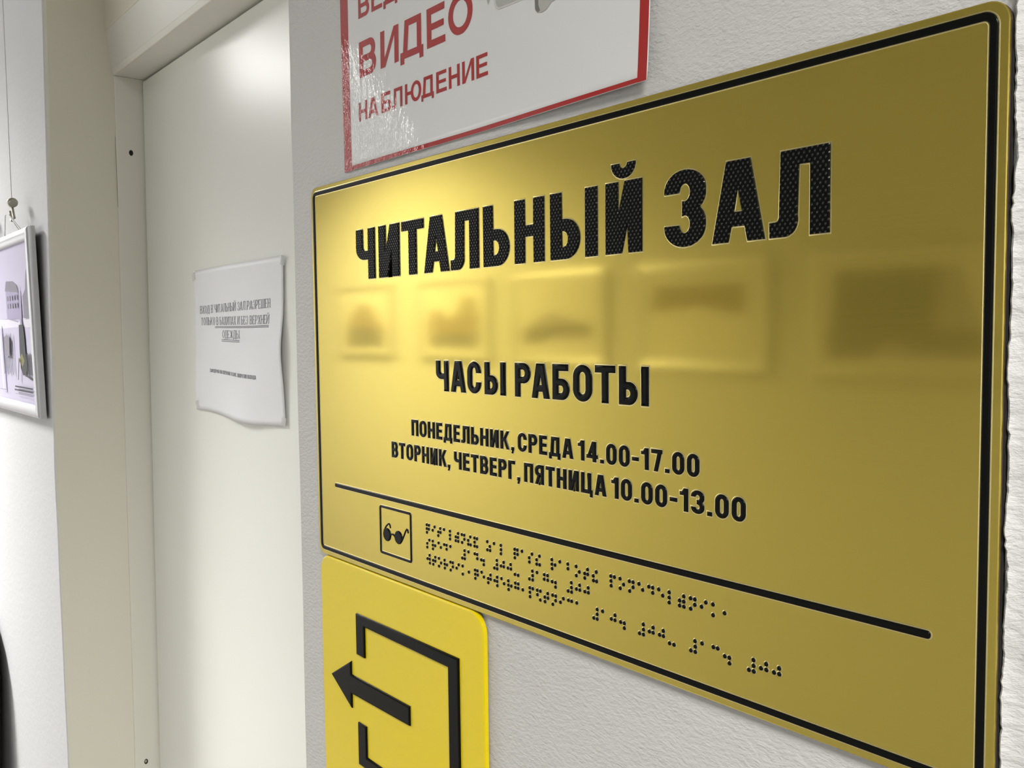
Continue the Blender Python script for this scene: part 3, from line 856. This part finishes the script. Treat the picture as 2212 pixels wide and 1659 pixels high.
# torn paint and filler along the plaque's right edge: part of the wall
mb = MB(); random.seed(11)
nz = 150
prof_prev = None
rowsv = []
ph = [random.uniform(0, 6.28) for _ in range(6)]
for j in range(nz + 1):
    z = PZ + .004 - (PH / 1000 + .008) * j / nz
    q = j
    a = .5 + .5 * math.sin(q * .31 + ph[0]) * math.sin(q * .113 + ph[1]); a = max(0, a + random.uniform(-.35, .35))
    g = .0006 + .0011 * max(0, math.sin(q * .17 + ph[2]) * math.sin(q * .071 + ph[3])) + random.uniform(0, .0004)
    hh = .0016 + .0022 * a
    x0 = .5 + g
    rowsv.append([(x0, .0002, z), (x0 + .0002, -hh * .8, z), (x0 + .0009, -hh, z), (x0 + .0022, -hh * .55, z), (x0 + .0045 + random.uniform(0, .0015), -.0006 * a, z), (x0 + .009, .0003, z)])
mb.add([p for r in rowsv for p in r], [(j * 6 + k, (j + 1) * 6 + k, (j + 1) * 6 + k + 1, j * 6 + k + 1) for j in range(nz) for k in range(5)])
o = mb.build('plaster_ridge', M['wall'], wr, smooth=True)
mb = MB(); mb.box(.4985, .5006, -.0025, .0005, PZ - PH / 1000 + .008, PZ - .008); mb.build('gap_shade_strip', M['dark'], plaque).location = (-.25, .004, -(PZ - PH / 1000))  # near-black strip: shade of the gap beside the plaque, put in as colour

# ------------------------------------------------------------------ yellow exit sign
YZ = PZ - .4845
ysign = empty('exit_sign', (.1045, -.0035, YZ), 'square yellow plastic sign with raised black left arrow leaving a bracket, under the gold plaque', 'sign')
YS = lambda u, v, h: (u - .1045, -h, v + PZ - YZ)
yo = rounded_rect(.0008, -.4845, .2082, -.2832, .0135, 10)
plate(ysign, 'plate', yo, -.0022, .0006, [M['yellow'], M['yellow']], YS, .0016)
plate(ysign, 'foam_backing', rounded_rect(.0032, -.482, .2068, -.2850, .012, 8), -.0033, -.0022, [M['tape_foam'], M['brown_edge']], YS, .0001)
# bracket and arrow, mm, v down
brk = [(56, 318.4), (183, 317.4), (183, 433.6), (56, 433.6), (56, 401.2), (67.8, 401.2), (67.8, 424.6), (171.6, 424.6), (171.6, 326.2), (67.8, 326.2), (67.8, 349.6), (56, 349.6)]
arr = [(16.7, 375.6), (47.4, 357.2), (47.4, 367.6), (126, 366.8), (126, 380.6), (47.4, 382.2), (47.4, 393.6)]
for nme, P_ in (('exit_bracket', brk), ('arrow', arr)):
    lp = [mm(P_)[::-1]]
    relief(ysign, nme, lp, YS, M['black'], .0016, .0011, res=2, base=.0005)

# ------------------------------------------------------------------ laminated video surveillance notice
PX0, PX1, PB, PT = .0472, .3400, 1.7669, 1.9745
notice = empty('laminated_notice', ((PX0 + PX1) / 2, -.001, PB), 'white laminated notice with red border and red surveillance lettering, above the gold plaque', 'notice')
def lift(x, z):
    """distance of the sheet from the wall: the lower right corner stands off"""
    a = max(0, (x - .16) / .18); b_ = max(0, 1 - (z - PB) / .12)
    return .0012 + .0042 * a * a * b_ * b_ + .0004 * math.sin(x * 40 + z * 23)
NL = lambda x, z, d=0: (x - (PX0 + PX1) / 2, .001 - lift(x, z) - d, z - PB)
mb = MB()
mb.grid(48, 34, lambda a, b_: NL(PX0 + (PX1 - PX0) * a, PB + .0012 * a + (PT - PB - .0012 * a) * b_))
sheet = mb.build('sheet', M['lam_white'], notice, smooth=True)
so = sheet.modifiers.new('thickness', 'SOLIDIFY'); so.thickness = .0005; so.offset = -1
def on_sheet(name, mat, polys, d, parent=notice):
    """flat print following the sheet; polys: list of quads (x, z) subdivided"""
    mb = MB()
    for (x0, x1, z0, z1) in polys:
        nu = max(1, int(abs(x1 - x0) / .012)); nv = max(1, int(abs(z1 - z0) / .012))
        mb.grid(nu, nv, lambda a, b_: NL(x0 + (x1 - x0) * a, z0 + (z1 - z0) * b_, d))
    return mb.build(name, mat, parent, smooth=True)
mb = MB()
D1 = .00012
mb.grid(1, 34, lambda a, b_: NL(PX0 + .0003 + .0105 * a, PB + (PT - PB) * b_, D1))
mb.grid(1, 34, lambda a, b_: NL(.3338 + (PX1 - .0002 - .3338) * a, PB + .0013 + (PT - PB - .0013) * b_, D1))
mb.grid(48, 1, lambda a, b_: NL(PX0 + .0003 + (PX1 - PX0 - .0005) * a, PB + .0002 + .0012 * a + (.0032 - .0010 * a) * b_, D1))
mb.grid(48, 1, lambda a, b_: NL(PX0 + .0003 + (PX1 - PX0 - .0005) * a, PT - .006 + .006 * b_, D1))
mb.build('red_border', M['lam_red'], notice, smooth=True)

def flat_text(parent, name, items, base, cap, s, b, mat, fn, ro=.5, serif=False, res=56, one=None):
    """printed letters: one mesh per letter, or all joined when one is set"""
    big = MB()
    for ch, x, w in items:
        if ch == ' ': continue
        vs, fs, _ = solid(outlines(ch, w / cap, s, b, serif, ro, res), cap / 1000, 0, 0)
        pts = [fn(a + x / 1000, c + base / 1000) for (a, c, h) in vs]
        fs = [tuple(f) for f in fs]
        if one: big.add(pts, fs)
        else:
            mb = MB(); mb.add(pts, fs); mb.build(name, mat, parent)
    if one: return big.build(name, mat, parent)
NT = lambda x, z: NL(x, z, .00016)
mx_ = lambda L: [(c, a, b_ - a) for c, a, b_ in L]
flat_text(notice, 'printed_letter', mx_([('В', 72.5, 94.6), ('И', 100.2, 122.2), ('Д', 124.2, 150.2), ('Е', 154.2, 174.0), ('О', 177.3, 202.2)]), 1829.0, 24.4, .205, .18, M['lam_red'], NT)
flat_text(notice, 'printed_letter', mx_([('Н', 70.0, 81.6), ('А', 82.9, 96.0), ('Б', 100.4, 112.2), ('Л', 113.6, 126.0), ('Ю', 129.0, 147.4), ('Д', 147.4, 161.0), ('Е', 163.6, 174.6),
                                         ('Н', 176.8, 188.2), ('И', 190.6, 202.6), ('Е', 204.7, 215.9)]), 1799.2, 13.1, .21, .17, M['lam_red'], NT)
flat_text(notice, 'printed_letter', mx_([('В', 72.5, 86.8), ('Е', 89.6, 103.1), ('Д', 104.6, 121.3), ('Ё', 124, 137), ('Т', 139, 153), ('С', 155, 170), ('Я', 172, 186)]), 1869.6, 16.5, .20, .17, M['lam_red'], NT)
# printed picture of a surveillance camera, its lower parts reaching into view
def poly_on(parent, name, P_, mat, d):
    mb = MB(); mb.add([NL(a / 1000, c / 1000, d) for a, c in P_], [tuple(range(len(P_)))]); return mb.build(name, mat, parent)
cp = poly_on(notice, 'camera_picture', [(222.2, 1842), (222.9, 1837.5), (224.3, 1834.5), (226.6, 1833.0), (229, 1833.0), (248, 1832.4), (262, 1836), (262, 1872), (258, 1880), (230, 1878), (222, 1870)], M['lam_light'], .00018)
poly_on(cp, 'housing_face', [(223.7, 1842), (224.3, 1837.8), (225.4, 1835.3), (227, 1834.2), (246, 1833.6), (259, 1838), (259, 1870), (254, 1877), (232, 1875), (223.7, 1868)], M['lam_grey'], .00024)
poly_on(cp, 'lens', [(240 + 9 * math.cos(k * .35), 1856 + 9 * math.sin(k * .35)) for k in range(18)], M['lam_dark'], .0003)
poly_on(cp, 'bracket', [(257.9, 1836), (257.9, 1829.3), (258.3, 1824.2), (260.3, 1822.0), (263.9, 1821.2), (267.2, 1821.8), (269.4, 1823.2), (271.2, 1824.6), (275.2, 1825.0), (282, 1830), (282, 1850), (262, 1856)], M['lam_grey'], .00021)
poly_on(cp, 'bracket_shade', [(257.9, 1836), (257.9, 1829.3), (258.3, 1824.2), (260.3, 1822.0), (262.2, 1822.6), (260.8, 1826), (260.6, 1836)], M['lam_dark'], .00026)
poly_on(cp, 'mount', [(215.4, 1843), (217.1, 1838.3), (220.2, 1843), (220, 1860), (215, 1858)], M['lam_grey'], .00018)

# ------------------------------------------------------------------ paper notice taped to the door leaf
NX0, NX1, NZ0, NZ1 = -.6215, -.3395, 1.5425, 1.7400
paper = empty('paper_notice', ((NX0 + NX1) / 2, .138, NZ0), 'white A4 paper notice with small typed text taped to the door leaf', 'notice')
def paper_pt(a, b_):
    """a, b_ in 0..1 -> world x, y, z with the curl and waves of the loose sheet"""
    x = NX0 + (NX1 - NX0) * a; z = NZ0 + (NZ1 - NZ0) * b_
    z += -.0035 * a * (1 - b_) + .003 * math.sin(a * 6.3 + .6) * (1 - b_) ** 2 + .002 * a * b_
    off = .0022 + .0042 * math.exp(-((b_ - .42) / .26) ** 2) * a ** 3 + .0055 * math.exp(-((a - .58) / .2) ** 2) * (1 - b_) ** 4
    off += .0012 * math.sin(a * 9 + b_ * 4) * math.sin(b_ * 7) ** 2
    x -= .0025 * math.exp(-((b_ - .45) / .25) ** 2) * a ** 6
    y = leaf_y(z) - off
    return x, y, z
def PP(a, b_, d=0):
    x, y, z = paper_pt(a, b_); return (x - (NX0 + NX1) / 2, y - d - .138, z - NZ0)
mb = MB(); mb.grid(40, 30, lambda a, b_: PP(a, b_))
sh = mb.build('sheet', M['paper'], paper, smooth=True)
so = sh.modifiers.new('thickness', 'SOLIDIFY'); so.thickness = .00025; so.offset = -1
for (a, b_) in ((0, .96), (1, .97), (.015, .04), (.985, .03)):
    mb = MB(); w2, h2 = .045, .055
    ang = .25 if a < .5 else -.3
    def tp(u, v):
        du = (u - .5) * w2; dv = (v - .5) * h2
        aa = min(max(a + du * math.cos(ang) - dv * math.sin(ang), -.03), 1.03); bb = b_ + du * math.sin(ang) + dv * math.cos(ang)
        return PP(aa, bb, .0004)
    mb.grid(5, 5, tp); mb.build('tape', M['tape'], paper, smooth=True)
def paper_text(txt, xa, xb, zb, cap, under=None, res=30, s=.105, b=.05, dz=0.0):
    # xa, xb: extent in sheet millimetres along x; zb baseline world z in mm
    def fn(x, z):
        a = (x - NX0) / (NX1 - NX0); zz = z + dz * (x - (NX0 + NX1) / 2)
        bb = (zz - NZ0) / (NZ1 - NZ0)
        return PP(a, bb, .00035)
    items = fit_line(txt, xa, xb, 1.6 if cap > 5 else .8)
    flat_text(paper, 'typed_line', items, zb, cap, s, b, M['toner'], fn, .5, True, res, one=True)
    if under:
        for (ua, ub, k) in under:
            mb = MB(); z0 = zb / 1000 - k; mb.grid(16, 1, lambda p, q: fn(ua / 1000 + (ub - ua) / 1000 * p, z0 - .0007 * q)); mb.build('underline', M['toner'], paper)
paper_text('ВХОД В ЧИТАЛЬНЫЙ ЗАЛ РАЗРЕШЕН', -600, -376, 1680.5, 10.8, dz=.012)
paper_text('ТОЛЬКО В БАХИЛАХ И БЕЗ ВЕРХНЕЙ', -597, -378, 1663.0, 10.6, [(-549, -378, .0018), (-549, -378, .0034)])
paper_text('ОДЕЖДЫ', -523, -465, 1645.5, 10.4, [(-525, -465, .0018), (-525, -465, .0038)])
paper_text('ГАРДЕРОБ НА ПЕРВОМ ЭТАЖЕ, НАПРОТИВ ВЫХОДА', -567, -413, 1597.5, 4.6, res=18, s=.2, b=.12, dz=-.006)

# ------------------------------------------------------------------ framed pictures
def framed_picture(loc, rz, w, h, label, group, tilt, draw, landscape_mat=True, bar=.020, dep=.013, prnt='print'):
    t = empty('framed_picture', loc, label, 'picture', group, rz=rz)
    t.rotation_euler = (tilt, 0, rz)
    def rail(p0, p1, inward):
        """rounded aluminium bar from p0 to p1 (x, z), mitred; inward: unit vector to the picture centre"""
        mb = MB(); n = 8
        d = Vector((p1[0] - p0[0], p1[1] - p0[1])).normalized(); iv = Vector(inward)
        prof = [(0, 0)] + [(bar * (.5 - .5 * math.cos(math.pi * k / n)), -.004 - (dep - .004) * math.sin(math.pi * k / n) ** .6) for k in range(n + 1)] + [(bar, 0)]
        vs = []
        for (P_, sg) in ((p0, 1), (p1, -1)):
            for (c, y) in prof:
                q = Vector(P_) + iv * c + d * c * sg
                vs.append((q.x, y, q.y))
        m_ = len(prof)
        fs = [(k, k + 1, m_ + k + 1, m_ + k) for k in range(m_ - 1)]
        mb.add(vs, fs); mb.add([vs[k] for k in range(m_)], [tuple(range(m_))]); mb.add([vs[m_ + k] for k in range(m_)], [tuple(range(m_))[::-1]])
        return mb.build('frame_rail', M['silver'], t, smooth=True)
    a = w / 2
    rail((-a, h), (a, h), (0, -1)); rail((-a, 0), (a, 0), (0, 1)); rail((-a, 0), (-a, h), (1, 0)); rail((a, 0), (a, h), (-1, 0))
    mb = MB(); mb.box(-a + .004, a - .004, -.004, -.0005, .004, h - .004); mb.build('backing_board', M['dark'], t)
    mb = MB(); mb.box(-a + .012, a - .012, -.0062, -.0042, .012, h - .012); p = mb.build('print', M[prnt], t)
    for (mat, P_) in draw:
        mb = MB(); dd = -.0064 - .00012 * len([c for c in p.children]); mb.add([(x, dd, z) for (x, z) in P_], [tuple(range(len(P_)))])
        mb.build('print_shape', M[mat], p)
    return t

# the one by the doorway: local x = world x + 1.093, local z = world z - 1.5235
def LP(*pts): return [((x + 1.093), (z + .15 - 1.5235)) for x, z in pts]
dr = []
dr.append(('ink_light', LP((-1.30, 1.47), (-.89, 1.47), (-.89, 1.525), (-.93, 1.53), (-.985, 1.525), (-1.06, 1.532), (-1.12, 1.53), (-1.30, 1.52))))
dr.append(('ink_white', LP((-1.30, 1.515), (-.89, 1.515), (-.89, 1.53), (-.95, 1.532), (-1.0, 1.524), (-1.07, 1.53), (-1.30, 1.532))))
dr.append(('print', LP((-1.30, 1.395), (-.885, 1.395), (-.885, 1.513), (-.98, 1.517), (-1.30, 1.513))))
dr.append(('ink_light', LP((-1.078, 1.53), (-.982, 1.53), (-.982, 1.572), (-.995, 1.583), (-1.02, 1.588), (-1.05, 1.587), (-1.062, 1.595), (-1.078, 1.578))))
dr.append(('ink_mid', LP((-1.082, 1.578), (-.98, 1.572), (-.99, 1.584), (-1.02, 1.592), (-1.07, 1.594))))
for i in range(5):
    for zz in (1.552, 1.565):
        x = -1.068 + i * .019
        dr.append(('ink_mid', LP((x, zz - .004), (x + .007, zz - .004), (x + .007, zz + .004), (x, zz + .004))))
dr.append(('ink_mid', LP((-.945, 1.53), (-.886, 1.53), (-.886, 1.63), (-.915, 1.60), (-.925, 1.575), (-.945, 1.565))))
dr.append(('ink_light', LP((-.975, 1.52), (-.962, 1.52), (-.965, 1.57), (-.968, 1.585), (-.972, 1.57))))
dr.append(('ink', LP((-.985, 1.52), (-.955, 1.52), (-.95, 1.50), (-.948, 1.47), (-.944, 1.452), (-.952, 1.44), (-.975, 1.438), (-.99, 1.45), (-.99, 1.48))))
dr.append(('ink_olive', LP((-1.0, 1.462), (-.975, 1.474), (-.958, 1.462), (-.975, 1.452))))
for k in range(6):
    x = -.945 + k * .009; dr.append(('ink', LP((x, 1.44), (x + .005, 1.44), (x + .006, 1.472 + .004 * (k % 2)), (x + .001, 1.474))))
dr.append(('ink', LP((-.95, 1.437), (-.886, 1.430), (-.886, 1.434), (-.95, 1.441))))
for k in range(7):
    x = -1.115 + k * .012; dr.append(('ink', LP((x, 1.437 + .004 * (k % 3)), (x + .0035, 1.437), (x + .004, 1.505 - .006 * (k % 3)), (x + .0005, 1.508))))
dr.append(('ink_mid', LP((-1.10, 1.47), (-1.06, 1.468), (-1.055, 1.497), (-1.072, 1.505), (-1.095, 1.50))))
dr.append(('ink', LP((-1.005, 1.43), (-1.0, 1.43), (-.985, 1.465), (-.99, 1.467))))
dr.append(('ink_white', LP((-1.128, 1.41), (-1.118, 1.41), (-1.125, 1.52), (-1.136, 1.525))))
for k, (xa, xb) in enumerate(((-1.03, -.902), (-1.035, -.902))):
    dr.append(('ink', LP((xa, 1.4175 - k * .0055), (xb, 1.4175 - k * .0055), (xb, 1.4200 - k * .0055), (xa, 1.4200 - k * .0055))))
dr.append(('ink_mid', LP((-1.03, 1.4065), (-.902, 1.4065), (-.902, 1.4073), (-1.03, 1.4073))))
dr.append(('ink_mid', LP((-1.15, 1.4095), (-1.10, 1.4095), (-1.10, 1.4105), (-1.15, 1.4105))))
FP = framed_picture((-1.093, -.0035, 1.5235), 0, .44, .295, 'silver framed old town photograph hung on the wall left of the door', None, math.radians(1.1), dr)
# cords on its top rail
for cx in (-.9745, -1.2115):
    mb = MB(); bx = cx + 1.093
    mb.tube([(bx - .062, -.010, .293), (bx - .014, -.0165, .3215), (bx - .010, -.0165, .3215)], .0008, 6)
    mb.tube([(bx + .014, -.0165, .3195), (bx + .058, -.010, .292)], .0011, 6)
    mb.tube([(bx + .012, -.0165, .3200), (bx + .030, -.006, .2925)], .0007, 6)
    mb.build('hanging_cord', M['cord'], FP)
for i, cx in enumerate((-.9745, -1.2115)):
    t = empty('picture_hook', (cx, -.0165, 1.845), ['nickel hook with knob on a thin line over the framed photograph, nearer the door', 'nickel hook on a thin line over the framed photograph, farther from the door'][i], 'hook', 'picture hooks')
    mb = MB(); mb.tube([(.009, -.004, .0255), (.009, -.004, .955)], .00055, 6); mb.build('line', M['nylon'], t)
    mb = MB()
    mb.tube([(-.002, -.0035, .018), (.004, -.0035, .018), (.0045, -.0035, .018), (.014, -.0035, .0175), (.0155, -.0035, .0172)], [.003, .0045, .0075, .0075, .005], 16)
    mb.build('knob', M['zinc'], t, smooth=True)
    mb = MB(); mb.tube([(.0005, -.003, .024), (.004, -.003, .016), (.010, -.003, .004), (.015, -.003, -.0035), (.0175, -.003, -.0075)], .0021, 8)
    mb.tube([(-.012, -.003, .0065), (-.008, -.003, -.001), (-.004, -.003, -.0075), (.0, -.003, -.0095)], .0021, 8)
    mb.tube([(.0, -.003, -.0095), (.0175, -.003, -.0075)], .0012, 6)
    mb.build('hook', M['zinc'], t, smooth=True)

# five pictures on the opposite wall (the gold plaque mirrors them); mid x, then shapes given as fractions of the picture (u along world x)
def FR(pts, w=.44, h=.295):     # u along world +x, the picture faces +y so local x = -world x
    return [(-(u - .5) * w, v * h) for u, v in pts][::-1]
DR5 = [
    [('ink_brown', FR([(.14, .14), (.86, .14), (.84, .42), (.74, .55), (.60, .74), (.42, .78), (.28, .62), (.18, .42)])), ('ink', FR([(.18, .14), (.84, .14), (.80, .38), (.5, .45), (.2, .40)]))],
    [('ink_brown', FR([(.14, .16), (.84, .16), (.86, .50), (.80, .76), (.66, .82), (.58, .60), (.46, .50), (.36, .62), (.20, .66), (.14, .5)])), ('ink', FR([(.18, .16), (.84, .16), (.84, .34), (.2, .32)]))],
    [('ink_mid', FR([(.12, .24), (.86, .28), (.86, .42), (.66, .50), (.44, .58), (.30, .52), (.14, .42)])), ('ink', FR([(.12, .22), (.34, .24), (.50, .33), (.86, .34), (.86, .44), (.40, .43), (.12, .38)]))],
    [('print_warm', FR([(.10, .18), (.84, .18), (.86, .82), (.12, .80)])), ('ink_brown', FR([(.12, .55), (.50, .60), (.84, .50), (.84, .80), (.14, .80)])), ('print_warm', FR([(.4, .2), (.6, .4), (.8, .45), (.83, .2)]))],
    [('ink_mid', FR([(.10, .15), (.93, .15), (.90, .45), (.80, .84), (.14, .86)])), ('ink', FR([(.12, .35), (.68, .35), (.72, .84), (.14, .86)])), ('ink', FR([(.10, .14), (.30, .14), (.45, .3), (.62, .2), (.95, .18), (.93, .36), (.10, .38)]))],
]
NAMES5 = ['leftmost framed picture of five mirrored in the gold plaque', 'second framed picture from the left mirrored in the gold plaque', 'middle framed picture of five mirrored in the gold plaque',
          'second framed picture from the right mirrored in the gold plaque', 'rightmost framed picture mirrored in the gold plaque']
for i, cx in enumerate((-2.66, -2.03, -1.465, -.895, -.335)):
    framed_picture((cx, OPP + .004, 1.549 - .004 * i), math.pi, .44, .30, NAMES5[i], 'framed pictures on the opposite wall', math.radians(1.0), DR5[i], prnt='mat')

# ------------------------------------------------------------------ dark chair standing against the wall beyond the picture
chair = empty('chair', (-1.535, -.222, 0), 'dark brown upholstered chair against the wall under the framed photograph', 'chair')
mb = MB()
def back_pt(a, b_, dy):
    wv = .262 * (1 - .04 * b_ - .30 * max(0, (b_ - .82) / .18) ** 3)
    return ((a - .5) * 2 * wv, .165 + .035 * b_ + dy + .008 * (1 - (2 * a - 1) ** 2), .45 + .64 * b_)
mb.grid(14, 22, lambda a, b_: back_pt(a, b_, 0)); 
bk = mb.build('backrest', M['upholstery'], chair, smooth=True)
so = bk.modifiers.new('thickness', 'SOLIDIFY'); so.thickness = .026; so.offset = 0
bv = bk.modifiers.new('bevel', 'BEVEL'); bv.width = .011; bv.segments = 3; bv.limit_method = 'ANGLE'
mb = MB(); mb.box(-.23, .23, -.22, .20, .42, .48); mb.build('seat', M['upholstery'], chair, bevel=.02, seg=3, smooth=True)
for sx in (-1, 1):
    for sy in (-1, 1):
        mb = MB(); mb.tube([(sx * .20, sy * .18, .43), (sx * .215, sy * .20, 0)], [.015, .011], 10); mb.build('leg', M['zinc'], chair, smooth=True)
